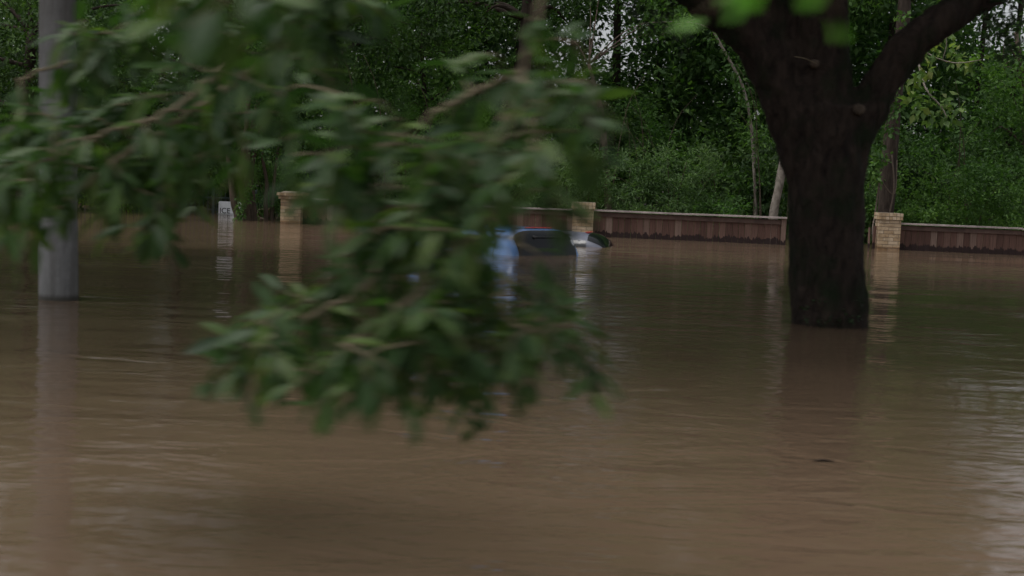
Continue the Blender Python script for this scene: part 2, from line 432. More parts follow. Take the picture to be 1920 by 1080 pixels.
def letters(word, x, z, hgt, y, parent, mat, name='lettering'):
    cu = bpy.data.curves.new(name, 'FONT'); cu.body = word; cu.size = hgt/.69; cu.extrude = .003; cu.offset = .001
    tmp = bpy.data.objects.new('tmp', cu); COL.objects.link(tmp)
    dg = bpy.context.evaluated_depsgraph_get(); me = bpy.data.meshes.new_from_object(tmp.evaluated_get(dg))
    bpy.data.objects.remove(tmp)
    me.transform(Matrix.Translation((x, y, z)) @ Matrix.Rotation(R(90), 4, 'X')); me.materials.clear(); me.materials.append(mat)
    return link(name, me, parent)
letters('ICE', bx0-.02+.045, zb+.02, .135, BY-.006, sb, M['black_paint'])
M['clay'] = plain('clay_pipe', (.16, .07, .045), .8, .3, 10)
M['pipe_rim'] = plain('pale_pipe_rim', (.38, .30, .24), .8, .2, 10)
pp = thing('drain_pipe', at(491, 400, 31.5), 'short round clay drain pipe with a pale rim, left of the orange brick pillar', 'pipe')
c0 = at(491, 400, 31.5)
def ring(name, r0, r1, y0, y1, mat, closed=False):
    mb = MB(); n = 28
    for rr, yy in ((r0, y0), (r1, y0), (r1, y1), (r0, y1)):
        for k in range(n):
            g = 2*math.pi*k/n; mb.v.append(c0+Vector((math.cos(g)*rr, yy, math.sin(g)*rr)))
    for j in range(4):
        for k in range(n):
            k2 = (k+1) % n; j2 = (j+1) % 4; mb.face([j*n+k, j*n+k2, j2*n+k2, j2*n+k], .5, 0, j in (1, 3))
    if closed:
        mb.face([3*n+k for k in range(n)][::-1], .5)
    return mb.build(name, mat, pp)
ring('pipe_barrel', .100, .116, .03, .9, M['clay'], True); ring('pipe_rim', .098, .126, -.03, .028, M['pipe_rim'])

# ------------------------------------------------------------------ street lamp pole
m, t, b = new_mat('grey_pole_concrete'); M['pole'] = m
n = noise_(t, 30, 6, .7, mapped(t, (1, 1, .4))); n2 = noise_(t, 3, 4, .6, mapped(t, (1, 1, .35)))
c = mixc(t, .5, ramp(t, n.outputs['Fac'], [(.3, (.13, .13, .13)), (.7, (.26, .26, .26))]).outputs[0], ramp(t, n2.outputs['Fac'], [(.3, (.12, .12, .115)), (.7, (.28, .28, .28))]).outputs[0])
geo = N_(t, 'ShaderNodeNewGeometry'); sx = N_(t, 'ShaderNodeSeparateXYZ'); t.links.new(geo.outputs['Position'], sx.inputs[0])
dk = ramp(t, sx.outputs['Z'], [(.02, (.35, .33, .28)), (.06, (1, 1, 1))])
n3 = noise_(t, 1, 5, .65, mapped(t, (14, 14, .9))); st_ = ramp(t, n3.outputs['Fac'], [(.42, (.62, .60, .56)), (.56, (1, 1, 1))])
c = mixc(t, .7, c, mixc(t, 1.0, c, st_.outputs[0], 'MULTIPLY'))
t.links.new(mixc(t, 1.0, c, dk.outputs[0], 'MULTIPLY'), b.inputs['Base Color']); b.inputs['Roughness'].default_value = .75
bump(t, n.outputs['Fac'], b, .3, .004)
PY = 11.1
pb = at(110, 564, PY); ptop = at(108, 0, PY)
pt = pb + (ptop-pb)*3.2
tp = thing('street_pole', (pb.x, PY, 0), 'smooth round grey pole standing in the water at the left, leaves across it', 'pole')
q = MB(); base = pb + (pb-ptop)*.4
N = 26
q.tube([base + (pt-base)*(i/N) for i in range(N+1)], [.171 - .055*i/N for i in range(N+1)], 48, .5); q.build('shaft', M['pole'], tp)
q = MB(); q.tube([pt+Vector((0, 0, -.02)), pt+Vector((0, 0, .06)), pt+Vector((0, 0, .1))], [.125, .125, .04], 32, .5); q.build('top_cap', M['pole'], tp)

# ------------------------------------------------------------------ cars
def paint(name, col, rough=.22, spec=.6):
    m = plain(name, col, rough, .05, 3, 0, spec, .7); return m
M['blue_paint'] = paint('light_blue_paint', (.10, .235, .52))
M['grey_paint'] = plain('silver_grey_paint', (.13, .14, .18), .4, .05, 3, 0, .4, .1)
M['glass'] = plain('dark_car_glass', (.006, .008, .009), .06, .1, 3, 0, .3)
M['glass_grey'] = plain('grey_car_glass', (.06, .062, .068), .12, .1, 3, 0, .7)
M['black_trim'] = plain('black_trim', (.012, .013, .014), .5, .1)
M['red_lamp'] = plain('red_lamp_lens', (.35, .02, .025), .25, .1, 30)
M['white_plastic'] = plain('white_plastic', (.62, .66, .72), .35, .05)
class Car:
    """cabin and body as one lofted surface; s runs from the tail to the nose, q round the section"""
    def __init__(c, L, w0, zr, tail, ws0, ws1, hood, belt=-.05, n=3.2, tumble=.16):
        c.L, c.w0, c.zr, c.tail, c.ws0, c.ws1, c.hood, c.belt, c.n, c.tumble = L, w0, zr, tail, ws0, ws1, hood, belt, n, tumble
    def h(c, s):
        if s < c.tail:
            k = s/c.tail; top = (1-(1-k)**2.6)**(1/1.7); return c.belt + (c.zr-c.belt)*(top*.97+.03)
        if s < c.ws0:
            k = (s-c.tail)/(c.ws0-c.tail); return c.zr - .03*(k-.35)**2
        if s < c.ws1:
            k = (s-c.ws0)/(c.ws1-c.ws0); e = k*k*(3-2*k); return c.zr - .03*.42 + (c.hood-c.zr+.0126)*(k*.75+e*.25)
        k = (s-c.ws1)/(c.L-c.ws1); return c.hood - .25*k**2.4
    def w(c, s):
        return c.w0*(1-.10*(1-min(1, s/.5))**2 - .16*max(0, (s-c.L+.9)/.9)**2)
    def P(c, s, q):                            # q: 0 belt left .. 1 belt right over the roof
        a = math.pi*q; h = c.h(s)-c.belt; w = c.w(s)
        e = 2/c.n; cs, sn = math.cos(a), math.sin(a)
        y = math.copysign(abs(cs)**e, cs); z = abs(sn)**e
        w2 = w*(1-c.tumble*z*max(0, min(1, h/.5)))
        return Vector((s, y*w2, c.belt+h*z))
    def Nrm(c, s, q):
        d = 1e-3; a = c.P(s+d, q)-c.P(s-d, q); b = c.P(s, min(1, q+d))-c.P(s, max(0, q-d))
        n = a.cross(b).normalized(); return n if n.z > -.2 or True else -n
    def body(c):
        mb = MB(); ns, nq = 90, 44; rows = []
        for i in range(ns+1):
            s = c.L*(i/ns)**1.35 if i < ns else c.L
            row = []
            low = [(c.w(s)*1.0, c.belt-.05), (c.w(s)*1.07, c.belt-.35), (c.w(s)*1.05, c.belt-.85)]
            for (yy, zz) in low[::-1]: row.append(Vector((s, yy, zz)))
            for j in range(nq+1): row.append(c.P(max(s, .0005), j/nq))
            for (yy, zz) in low: row.append(Vector((s, -yy, zz)))
            rows.append(row)
        m_ = len(rows[0])
        for rw in rows: mb.v += rw
        for i in range(ns):
            for j in range(m_-1):
                a = i*m_+j; mb.face([a, a+1, a+m_+1, a+m_], .5, 0, True)
        mb.face(list(range(m_)), .5); mb.face([ns*m_+j for j in range(m_)][::-1], .5)
        return mb
    def patch(c, s0, s1, q0, q1, off=.005, ns=16, nq=16, shape=None, th=.0):
        mb = MB(); n0 = 0
        for i in range(ns+1):
            for j in range(nq+1):
                a, b_ = i/ns, j/nq
                if shape: a, b_ = shape(a, b_)
                s = s0+(s1-s0)*a; q = q0+(q1-q0)*b_
                p = c.P(s, q); nn = c.Nrm(s, q)
                ctr = Vector((c.L*.45, 0, c.belt-.3))
                if nn.dot(p-ctr) < 0: nn = -nn
                mb.v.append(p+nn*off)
        for i in range(ns):
            for j in range(nq):
                a = i*(nq+1)+j; mb.face([a, a+1, a+nq+2, a+nq+1], .5, 0, True)
        return mb
def rnd(a, b, k=.12):                          # rounds the corners of a unit square patch
    x, y = a*2-1, b*2-1
    return ((x*math.sqrt(1-k*y*y)/1+1)/2, (y*math.sqrt(1-k*x*x)/1+1)/2)

# blue van, seen from its left rear corner
C1 = Car(4.3, .80, .425, .34, 2.35, 3.1, -.02, belt=-.12, n=4.2, tumble=.13)
A1 = R(41); rear = at(1029, 478, 20.5); rear.z = 0
v1 = thing('blue_van', rear, 'light blue van sunk to its windows, red lamp above its dark tailgate glass', 'van', None, R(90)+A1)
v1.location.z = -.0
C1.body().build('body', M['blue_paint'], v1, world=False)
C1.patch(.004, .20, .19, .81, .006, shape=lambda a, b: rnd(a, b, .16)).build('tailgate_glass', M['glass'], v1, world=False)
def qz(c, s, zf):                              # q at which the section reaches a share of its height
    return math.asin(min(1, zf)**(c.n/2))/math.pi
for side in (0, 1):
    def Q(x): return x if side == 0 else 1-x
    lo_, hi_ = .012, .165
    for nm, a0, a1 in (('rear_side_window', .72, 1.35), ('front_side_window', 1.47, 2.45)):
        C1.patch(a0, a1, Q(lo_), Q(hi_), .005, shape=lambda a, b: rnd(a, b, .22)).build(nm, M['glass'], v1, world=False)
    C1.patch(.46, .472, Q(.0), Q(.30), .003, 2, 20).build('door_seam', M['black_trim'], v1, world=False)
    C1.patch(1.405, 1.415, Q(.0), Q(.18), .003, 2, 16).build('door_seam', M['black_trim'], v1, world=False)
    C1.patch(.42, 2.3, Q(.262), Q(.285), .012, 30, 4).build('roof_rail', M['black_trim'], v1, world=False)
C1.patch(2.42, 3.02, .2, .8, .005, shape=lambda a, b: rnd(a, b, .1)).build('windscreen', M['glass'], v1, world=False)
C1.patch(.245, .30, .44, .56, .018, 6, 10, shape=lambda a, b: rnd(a, b, .25)).build('high_brake_lamp', M['red_lamp'], v1, world=False)
pb_ = MB()
def disc_on(c, s, q, r, name, mat, par, off=.009, sq=1.0):
    p = c.P(s, q); n = c.Nrm(s, q)
    if n.dot(p-Vector((c.L*.45, 0, c.belt-.3))) < 0: n = -n
    a = n.cross(Vector((0, 0, 1))).normalized(); b_ = n.cross(a)
    mb = MB(); k = 20
    for j, (o_, rr) in enumerate(((0, 1), (off, 1), (off*1.6, .8))):
        for i in range(k):
            g = 2*math.pi*i/k; mb.v.append(p + n*o_ + (a*math.cos(g)*sq + b_*math.sin(g))*r*rr)
    for j in range(2):
        for i in range(k): mb.face([j*k+i, j*k+(i+1) % k, (j+1)*k+(i+1) % k, (j+1)*k+i], .5, 0, True)
    mb.face([2*k+i for i in range(k)], .5); return mb.build(name, mat, par, world=False)
disc_on(C1, .085, .755, .055, 'round_sticker', M['white_plastic'], v1, .008, .65)
disc_on(C1, .10, .46, .03, 'wiper_hub', M['black_trim'], v1, .02)
q = MB(); pa = [C1.P(.10-.0*i, .46+.20*i/8)+Vector((-.03, 0, .01)) for i in range(9)]; q.tube(pa, .007, 6, .5); q.build('wiper', M['black_trim'], v1, world=False)

# grey car beyond it, side on with its tail to the right
C2 = Car(4.2, .76, .245, .55, 2.2, 3.0, -.2, belt=-.22, n=3.6, tumble=.12)
r2_ = at(1151, 459, 24.3); r2_.z = 0
v2 = thing('grey_car', r2_, 'silver grey car sunk to its window tops, between blue van and brick pillar', 'car', None, R(90)+R(77))
C2.body().build('body', M['grey_paint'], v2, world=False)
for side in (0, 1):
    def Q(x): return x if side == 0 else 1-x
    for nm, a0, a1 in (('quarter_window', .42, .68), ('rear_side_window', .73, 1.42), ('front_side_window', 1.50, 2.3)):
        C2.patch(a0, a1, Q(.04), Q(.185), .005, shape=lambda a, b: rnd(a, b, .10)).build(nm, M['glass_grey'], v2, world=False)
    mb = MB(); pts = []
    for i in range(13):
        k = i/12; s = .75+1.35*k; p_ = C2.P(s, Q(.30)); pts.append(p_ + Vector((0, 0, .045*min(1, 6*min(k, 1-k)))))
    mb.tube(pts, .014, 8, .5); mb.build('roof_rail', M['black_trim'], v2, world=False)
C2.patch(.06, .42, .18, .82, .005, shape=lambda a, b: rnd(a, b, .12)).build('tailgate_glass', M['glass'], v2, world=False)
C2.patch(.43, .52, .42, .58, .016, 6, 10, shape=lambda a, b: rnd(a, b, .2)).build('high_brake_lamp', M['red_lamp'], v2, world=False)
for qq in (): C2.patch(.24, .31, qq-.03, qq+.03, .010, 6, 8, shape=lambda a, b: rnd(a, b, .2)).build('tail_lamp', M['red_lamp'], v2, world=False)
C2.patch(2.3, 2.95, .2, .8, .005, shape=lambda a, b: rnd(a, b, .1)).build('windscreen', M['glass'], v2, world=False)

# ------------------------------------------------------------------ trees
def smooth_path(pts, n=16):
    pts = [Vector(p) for p in pts]; out = []
    P = [pts[0]*2-pts[1]] + pts + [pts[-1]*2-pts[-2]]
    seg = len(pts)-1; per = max(2, n//seg)
    for i in range(seg):
        a, b_, c_, d = P[i:i+4]
        for k in range(per):
            t_ = k/per
            out.append(.5*((2*b_)+(c_-a)*t_+(2*a-5*b_+4*c_-d)*t_*t_+(3*b_-a-3*c_+d)*t_**3))
    out.append(pts[-1]); return out
def tree(name, label, path, r0, r1, crown_c, crown_r, ncl, nleaf, lmat, bmat, Ls=.13, ratio=.45, clr=(.45, .85), limbs=14, cat='tree',
         group=None, extra=None, shell=.35, flat=.55, droop=.25):
    path = smooth_path(path, 18); base = path[0]
    o = thing(name, (base.x, base.y, 0), label, cat, group)
    mb = MB(); n = len(path)
    mb.tube(path, [r0+(r1-r0)*(i/(n-1))**.8 for i in range(n)], 14, .5, wob=.18)
    cc, cr = Vector(crown_c), Vector(crown_r)
    D = unit(rng.normal(size=(ncl, 3))); rad = shell+(1-shell)*rng.random(ncl)**.6
    C = np.array(cc)+D*rad[:, None]*np.array(cr)
    lum = rng.random(ncl)
    C = C[C[:, 2] > .25]
    C = C[[not thin(*c_) for c_ in C]]
    tk = mb.build('trunk', bmat, o)
    lb = MB()
    order = rng.permutation(len(C))[:limbs]
    for i in order:
        e = Vector(C[i]); best = min(range(n//3, n), key=lambda k: (path[k]-e).length + max(0, path[k].z-e.z)*1.5)
        a = path[best]; md = a.lerp(e, .5)+Vector((random.uniform(-.3, .3), random.uniform(-.3, .3), random.uniform(.1, .5)))
        ra = (r0+(r1-r0)*(best/(n-1))**.8)*.5
        pp_ = smooth_path([a, md, e], 10); lb.tube(pp_, [max(.008, ra*(1-.85*k/(len(pp_)-1))) for k in range(len(pp_))], 7, .5)
    if limbs: lb.build('limbs', bmat, o)
    if len(C):
        leaves_obj('crown', clump_leaves(C, rng.uniform(*clr, len(C)), nleaf, Ls, ratio, flat, droop), lmat, o)
    return o

def woodpt(u, v, Y): return at(u, v, Y)

# the wood behind: a mass nobody could count
def wood_mass():
    n = 5200; C = []
    while len(C) < n:
        Y = 37+22*rng.random(); hw = .42*Y+4; x = rng.uniform(-hw, hw); z = 17*rng.random()**.9
        top = 15.5 + 2.5*mnoise.noise(Vector((x*.18, Y*.1, 3)))
        if x > 14.3+ (Y-37)*.37: top = min(top, 7.2+1.2*mnoise.noise(Vector((x*.5, 0, 1))))
        if x < -10: top = min(top, 12.5+1.5*mnoise.noise(Vector((x*.4, 0, 9))))
        if z > top or thin(x, Y, z): continue
        g = mnoise.noise(Vector((x*.28, Y*.2, z*.28)))
        if g < -.30 and abs(x-2.5*Y/40) < 3: continue
        C.append((x, Y, z))
    while len(C) < n+900:
        Y = rng.uniform(58, 64); x = rng.uniform(-34, 34); z = rng.uniform(0, 19)
        if x > 22+rng.uniform(-1, 1) and z > 9.5+1.5*mnoise.noise(Vector((x*.4, 0, 1))): continue
        if thin(x, Y, z) or (x < -13 and z > 14): continue
        if z > 5 and mnoise.noise(Vector((x*.16+40, 5, z*.16))) < -.30: continue
        C.append((x, Y, z))
    C = np.array(C); return C
C = wood_mass()
wd = leaves_obj('woodland', clump_leaves(C, rng.uniform(.7, 1.3, len(C)), 85, .24, .5, .6, .2), M['wood_leaf'])
tag(wd, 'deep green wood filling the background behind the fence', 'woodland', None, 'stuff')
tr = MB()
for i in range(18):
    Y = rng.uniform(38, 50); x = rng.uniform(-.42*Y, .42*Y); l = rng.uniform(-.6, .6)
    pts = smooth_path([(x, Y, -.1), (x+l*.3, Y, 4), (x+l, Y+rng.uniform(-.5, .5), 9), (x+l*1.4, Y, 15)], 9)
    r_ = rng.uniform(.08, .2); tr.tube(pts, [r_*(1-.6*k/(len(pts)-1)) for k in range(len(pts))], 9, .5, wob=.15)
tm = tr.build('woodland_trunks', M['dark_bark']); tag(tm, 'dim trunks standing deep inside the wood', 'woodland', None, 'stuff')
# undergrowth behind the fence
def under():
    C = []; 
    while len(C) < 1500:
        x = rng.uniform(-17, 19); Y = rng.uniform(31.5, 37.5) if x > -6 else rng.uniform(36, 40)
        top = 1.9+1.3*mnoise.noise(Vector((x*.45, Y*.3, 0)))+.35*(Y-31)
        z = rng.uniform(.05, max(.6, top))
        if mnoise.noise(Vector((x*.75, Y*.6, z*1.0))) < -.02 or mnoise.noise(Vector((x*.3+9, Y*.3, z*.5))) < -.18: continue
        C.append((x, Y, z))
    return np.array(C)
UC = under(); rng.shuffle(UC)
for a_, b2, nl, ls, rt, mt2, lb_ in ((0, 560, 120, .075, .4, 'wood_leaf', 'fine leafed tangled undergrowth behind the wooden fence'),
        (560, 1080, 70, .13, .42, 'mid_leaf', 'medium leafed green undergrowth behind the wooden fence'),
        (1080, 1500, 42, .19, .5, 'shade_leaf', 'broad leafed dark undergrowth behind the wooden fence')):
    ug = leaves_obj('undergrowth', clump_leaves(UC[a_:b2], rng.uniform(.25, .62, b2-a_), nl, ls, rt, .5, .3), M[mt2])
    tag(ug, lb_, 'undergrowth', None, 'stuff')

st = MB()
for i in range(70):
    x = rng.uniform(-5, 15); Y = rng.uniform(30.9, 33); h_ = rng.uniform(1.2, 4.2); l = rng.uniform(-1, 1)
    P_ = smooth_path([(x, Y, -.2), (x+l*.15, Y, h_*.4), (x+l*.5, Y-.2, h_*.8), (x+l*1.1, Y-.3, h_)], 9)
    r_ = rng.uniform(.008, .022); st.tube(P_, [r_*(1-.7*k/(len(P_)-1)) for k in range(len(P_))], 6, .5)
tag(st.build('undergrowth_stems', M['brown_bark']), 'thin bare stems tangled in the undergrowth behind the fence', 'undergrowth', None, 'stuff')
# named trees
def col_path(u_list, Y, zs=None):              # list of pixels -> path at depth Y, starting below the water
    pts = [at(u, v, Y) for u, v in u_list]
    b0 = pts[0]; return [Vector((b0.x, Y, -1.0))] + pts
tree('slim_tree', 'slender crooked tree with a pale mottled trunk rising behind the fence left of the oak',
     col_path([(1417, 404), (1414, 330), (1409, 240), (1392, 160), (1352, 85), (1320, 20), (1300, -60)], 31.5), .046, .028,
     at(1300, -40, 32), (2.2, 2, 1.6), 55, 60, M['mid_leaf'], M['pale_bark'], limbs=10)
sl = [o for o in COL.objects if o.name == 'slim_tree'][0]
C = np.array([at(u+random.uniform(-14, 14), v, 31.2) for u, v in ((1409, 255), (1405, 225), (1402, 200), (1390, 150), (1378, 120), (1360, 95), (1345, 70), (1412, 290), (1420, 345), (1385, 175), (1430, 200), (1425, 270))])
leaves_obj('trunk_leaves', clump_leaves(C, rng.uniform(.15, .32, len(C)), 34, .12, .5, .8, .4), M['mid_leaf'], sl)
tree('leaning_tree', 'pale grey trunk leaning right behind the fence, its top hidden by the oak trunk',
     col_path([(1449, 408), (1458, 360), (1470, 300), (1490, 220), (1520, 120), (1540, 0)], 31), .125, .08,
     at(1545, -60, 31.5), (2.2, 2, 1.6), 50, 60, M['mid_leaf'], M['pale_bark'], limbs=8)
vt = tree('vine_hung_tree', 'tall brown tree with a loose vine on its trunk directly behind the right brick pillar',
     col_path([(1660, 400), (1668, 300), (1676, 200), (1690, 80), (1700, -60), (1705, -200)], 29.6), .20, .13,
     at(1700, -230, 30), (3.6, 3, 2.4), 120, 70, M['mid_leaf'], M['vine_tree_bark'], limbs=12)
vn = MB()
vn.tube(smooth_path([at(1638, 470, 28.9), at(1636, 430, 28.9), at(1641, 400, 29.2), at(1650, 330, 29.2), at(1657, 270, 29.2), at(1668, 180, 29.2), at(1690, 60, 29.2)], 20), .018, 6)
vn.tube(smooth_path([at(1645, 320, 29.2), at(1660, 350, 29.15), at(1678, 362, 29.2), at(1682, 300, 29.25)], 14), .014, 6)
vn.tube(smooth_path([at(1668, 402, 29.2), at(1676, 350, 29.15), at(1672, 290, 29.2)], 14), .02, 6)
vn.build('vine', M['vine'], vt)
C = np.array([at(u, v, 29.0) for u, v in ((1640, 312), (1632, 322), (1650, 300), (1656, 250), (1644, 275), (1672, 215), (1680, 180), (1640, 330), (1690, 120), (1684, 90), (1700, 60), (1675, 150), (1695, 30), (1688, 200), (1664, 240))])
leaves_obj('vine_leaves', clump_leaves(C, np.full(len(C), .20), 34, .12, .6, .8, .5), M['yellow_leaf'] if False else M['mid_leaf'], vt)
bo = MB(); Bp = smooth_path([at(1700, 60, 28.5), at(1720, 110, 27.5), at(1735, 165, 27), at(1765, 200, 26.8), at(1775, 220, 26.7)], 14)
bo.tube(Bp, [.03-.02*i/(len(Bp)-1) for i in range(len(Bp))], 7)
Bq = smooth_path([at(1700, 60, 28.5), at(1740, 100, 27), at(1790, 118, 26.7), at(1840, 112, 26.5)], 10); bo.tube(Bq, [.02-.012*i/(len(Bq)-1) for i in range(len(Bq))], 7)
Br = smooth_path([at(1768, 110, 26.9), at(1775, 80, 26.8), at(1768, 50, 26.8)], 8); bo.tube(Br, .009, 6)
bough = bo.build('bough', M['pale_bark'], vt)
C = np.array([at(u, v, 26.8+random.uniform(-.3, .3)) for u, v in ((1725, 200), (1745, 215), (1760, 222), (1782, 215), (1735, 185), (1710, 190), (1795, 205), (1765, 190),
     (1720, 105), (1745, 112), (1765, 98), (1785, 118), (1815, 120), (1835, 115), (1750, 80), (1770, 62), (1735, 130), (1700, 120), (1715, 150), (1790, 100))])
leaves_obj('bough_leaves', clump_leaves(C, np.full(len(C), .22), 15, .17, .62, .7, .7), M['pale_leaf'], bough)

tree('sunlit_tree', 'yellow green leafy tree at the right edge of the picture',
     col_path([(1925, 440), (1930, 250), (1905, 60)], 33), .12, .05, at(1930, 170, 32.5), (1.5, 1.4, 1.9), 75, 70, M['yellow_leaf' if False else 'mid_leaf'], M['brown_bark'], limbs=10)
tree('snag_tree', 'thin pinkish bare trunk in a gap of sky left of the slender crooked tree',
     col_path([(1140, 380), (1132, 260), (1128, 215), (1118, 175), (1104, 120)], 36), .12, .05, at(1100, 20, 37), (2.6, 2, 1.5), 40, 60, M['wood_leaf'], M['pink_bark'], limbs=6)
tree('dark_tree', 'dark straight trunked tree rising above the orange pillar end of the fence',
     col_path([(628, 410), (628, 300), (624, 180), (628, 60), (640, -60)], 33), .17, .12, at(640, -10, 33.2), (3.4, 2.5, 2.2), 130, 75, M['shade_leaf'], M['dark_bark'], limbs=16)
tree('dark_tree', 'dark trunked tree behind the middle of the hanging leaves, showing only near the top edge',
     col_path([(972, 420), (975, 250), (984, 110), (990, 0), (996, -120)], 33.5), .22, .15, at(1000, -90, 33.8), (4, 2.5, 2.2), 120, 75, M['shade_leaf'], M['dark_bark'], limbs=16)
tree('pale_topped_tree', 'light green feathery tree left of the dark trunk top, behind the hanging leaves',
     col_path([(790, 415), (800, 250), (790, 80)], 35), .10, .05, at(770, 110, 34.2), (2.0, 1.6, 2.2), 80, 75, M['mid_leaf'], M['dark_bark'], limbs=10, Ls=.12)
tree('evergreen_tree', 'broad dark glossy leaved tree behind the grey pole at the far left',
     col_path([(40, 395), (50, 250), (60, 60)], 31), .2, .12, at(60, 120, 31.5), (3.6, 2.2, 3.4), 230, 85, M['shade_leaf'], M['dark_bark'], limbs=14)
tree('overhanging_tree', 'dark tree behind the upper left branches with shaded drooping foliage',
     col_path([(330, 400), (335, 250), (350, 60)], 34.5), .18, .12, at(360, 100, 33.8), (3.4, 2, 3.0), 190, 85, M['shade_leaf'], M['dark_bark'], limbs=14)
# crape myrtle like cluster of trunks
mt_ = thing('multi_trunk_tree', (wx(463, 30), 30, 0), 'cluster of slim brown trunks rising from the water in front of the white board', 'tree')
stems = [([(447, 412), (440, 385), (433, 340), (428, 290), (420, 220), (400, 140)], 29.9, .085), ([(463, 414), (460, 385), (452, 345), (455, 300), (462, 240), (468, 160)], 29.7, .09),
         ([(470, 413), (466, 380), (463, 330), (466, 280), (480, 210), (500, 130)], 29.95, .08), ([(477, 410), (474, 370), (472, 320), (486, 250), (510, 180)], 30.2, .065),
         ([(499, 411), (498, 380), (500, 340), (492, 290), (496, 220)], 30.4, .055), ([(509, 411), (511, 380), (514, 340), (520, 290), (530, 220)], 30.5, .05)]
for pts, Y, r_ in stems:
    P_ = smooth_path(col_path(pts, Y), 20); n = len(P_)
    q = MB(); q.tube(P_, [r_*(1.15-.6*i/(n-1)) for i in range(n)], 12, .5, wob=.25); q.build('trunk', M['brown_bark'], mt_)
C = np.array([at(rng.uniform(380, 560), rng.uniform(60, 290), rng.uniform(29.3, 31)) for _ in range(110)])
leaves_obj('crown', clump_leaves(C, rng.uniform(.25, .5, len(C)), 60, .10, .45, .6, .3), M['wood_leaf'], mt_)
C = np.array([at(u, v, 29.5) for u, v in ((452, 405), (456, 397), (450, 390), (453, 382), (460, 374), (465, 366), (464, 356), (470, 347))])
leaves_obj('sprouts', clump_leaves(C, np.array([.12, .13, .12, .12, .12, .12, .12, .13]), 40, .09, .4, .9, .1), M['mid_leaf'], mt_)

# shrubs that can be told apart
def shrub(name, label, u, Y, w_, hgt, ncl, nl, mat, Ls=.10, ratio=.4, stem=8, clr=(.2, .42), droop=.1, zb=.0):
    x = wx(u, Y); o = thing(name, (x, Y, 0), label, 'shrub')
    C = []; 
    while len(C) < ncl:
        a = rng.uniform(-1, 1, 3); a[2] = (a[2]+1)/2
        if a[0]**2+a[1]**2+(a[2]-.35)**2*1.6 > 1: continue
        C.append((x+a[0]*w_, Y+a[1]*w_*.6, zb+.1+a[2]*hgt))
    C = np.array(C); st = MB()
    for i in range(stem):
        e = Vector(C[i]); st.tube(smooth_path([(x+(e.x-x)*.25, Y+(e.y-Y)*.2, -.4), (x+(e.x-x)*.5, Y+(e.y-Y)*.6, e.z*.5), e], 8), [.02-.0018*k for k in range(9)], 6)
    st.build('stems', M['brown_bark'], o)
    leaves_obj('foliage', clump_leaves(C, rng.uniform(*clr, ncl), nl, Ls, ratio, .6, droop), mat, o); return o
shrub('bright_shrub', 'bright yellow green shrub at the far water edge behind the left branches', 240, 33, 1.0, .62, 36, 60, M['yellow_leaf'])
shrub('willowy_shrub', 'large grey green willowy shrub rising above the brick pillar beside the cars', 1090, 31.3, 1.9, 2.0, 120, 90, M['grey_leaf'], .12, .2)
shrub('feathery_shrub', 'feathery layered shrub above the middle of the fence between pillar and oak', 1255, 31.0, 1.5, 1.9, 90, 90, M['grey_leaf'], .11, .2)
shrub('low_shrub', 'low bright leafed shrub just over the fence cap left of the pale leaning trunk', 1345, 30.4, .8, .85, 34, 70, M['mid_leaf'], .09, .45)
shrub('rounded_shrub', 'dense rounded deep green shrub over the fence right of the last brick pillar', 1800, 30.4, 2.1, 1.9, 130, 85, M['mid_leaf'], .09, .5)
shrub('dark_shrub', 'dark shrub in the gap between the oak trunk and the right brick pillar', 1612, 31, 1.0, 1.2, 46, 80, M['wood_leaf'], .09, .5)
shrub('grassy_shrub', 'tall grassy shrub left of the grey pole on the far water edge', 20, 32, 1.4, 1.0, 40, 80, M['mid_leaf'], .12, .3)
shrub('fern_shrub', 'fern like shrub directly left of the orange brick pillar top', 515, 31, .75, 1.2, 34, 70, M['mid_leaf'], .12, .2)
# little tuft against the fence
tf_ = thing('plant_tuft', (wx(790, 28.3), 28.3, 0), 'small pale plant tuft poking out of the water against the fence left of the van', 'plant')
C = np.array([at(790+random.uniform(-9, 9), random.uniform(412, 428), 28.3) for _ in range(8)])
leaves_obj('blades', clump_leaves(C, np.full(8, .09), 22, .09, .25, 1, -.6), M['pale_leaf'], tf_)

# ------------------------------------------------------------------ big oak
OY = 11.6
def op(u, v, dy=0): return at(u, v, OY+dy)
tr = MB()
def limb(pts, rads, sides=20, n=22):
    P_ = smooth_path(pts, n); m_ = len(P_); k = len(rads)-1
    rr = []
    for i in range(m_):
        f = i/(m_-1)*k; j = min(k-1, int(f)); rr.append(rads[j]+(rads[j+1]-rads[j])*(f-j))
    tr.tube(P_, rr, sides, .5)
px = .00484
b_ = op(1556, 609)
limb([Vector((b_.x-.02, OY, -1.3)), b_+Vector((-.01, 0, -.3)), b_, op(1552, 500), op(1550, 400), op(1550, 300), op(1546, 200)], [.50, .40, .362, .345, .325, .325, .34, .36])
limb([op(1550, 320), op(1542, 200), op(1538, 100), op(1536, 0), op(1540, -120, .2), op(1550, -300, .4)], [.30, .285, .27, .25, .22, .17])
limb([op(1530, 330), op(1502, 230), op(1458, 130), op(1388, 40), op(1310, -20, -.2), op(1190, -90, -.5), op(1000, -190, -.8)], [.27, .28, .25, .215, .20, .18, .12])
limb([op(1492, 210), op(1460, 100), op(1440, 0), op(1425, -150, -.4), op(1380, -320, -1)], [.22, .19, .15, .13, .09])
limb([op(1570, 330), op(1612, 240), op(1655, 150), op(1715, 75), op(1790, 22, .1), op(1880, -25, .3), op(2030, -110, .6)], [.22, .175, .17, .165, .155, .145, .10])
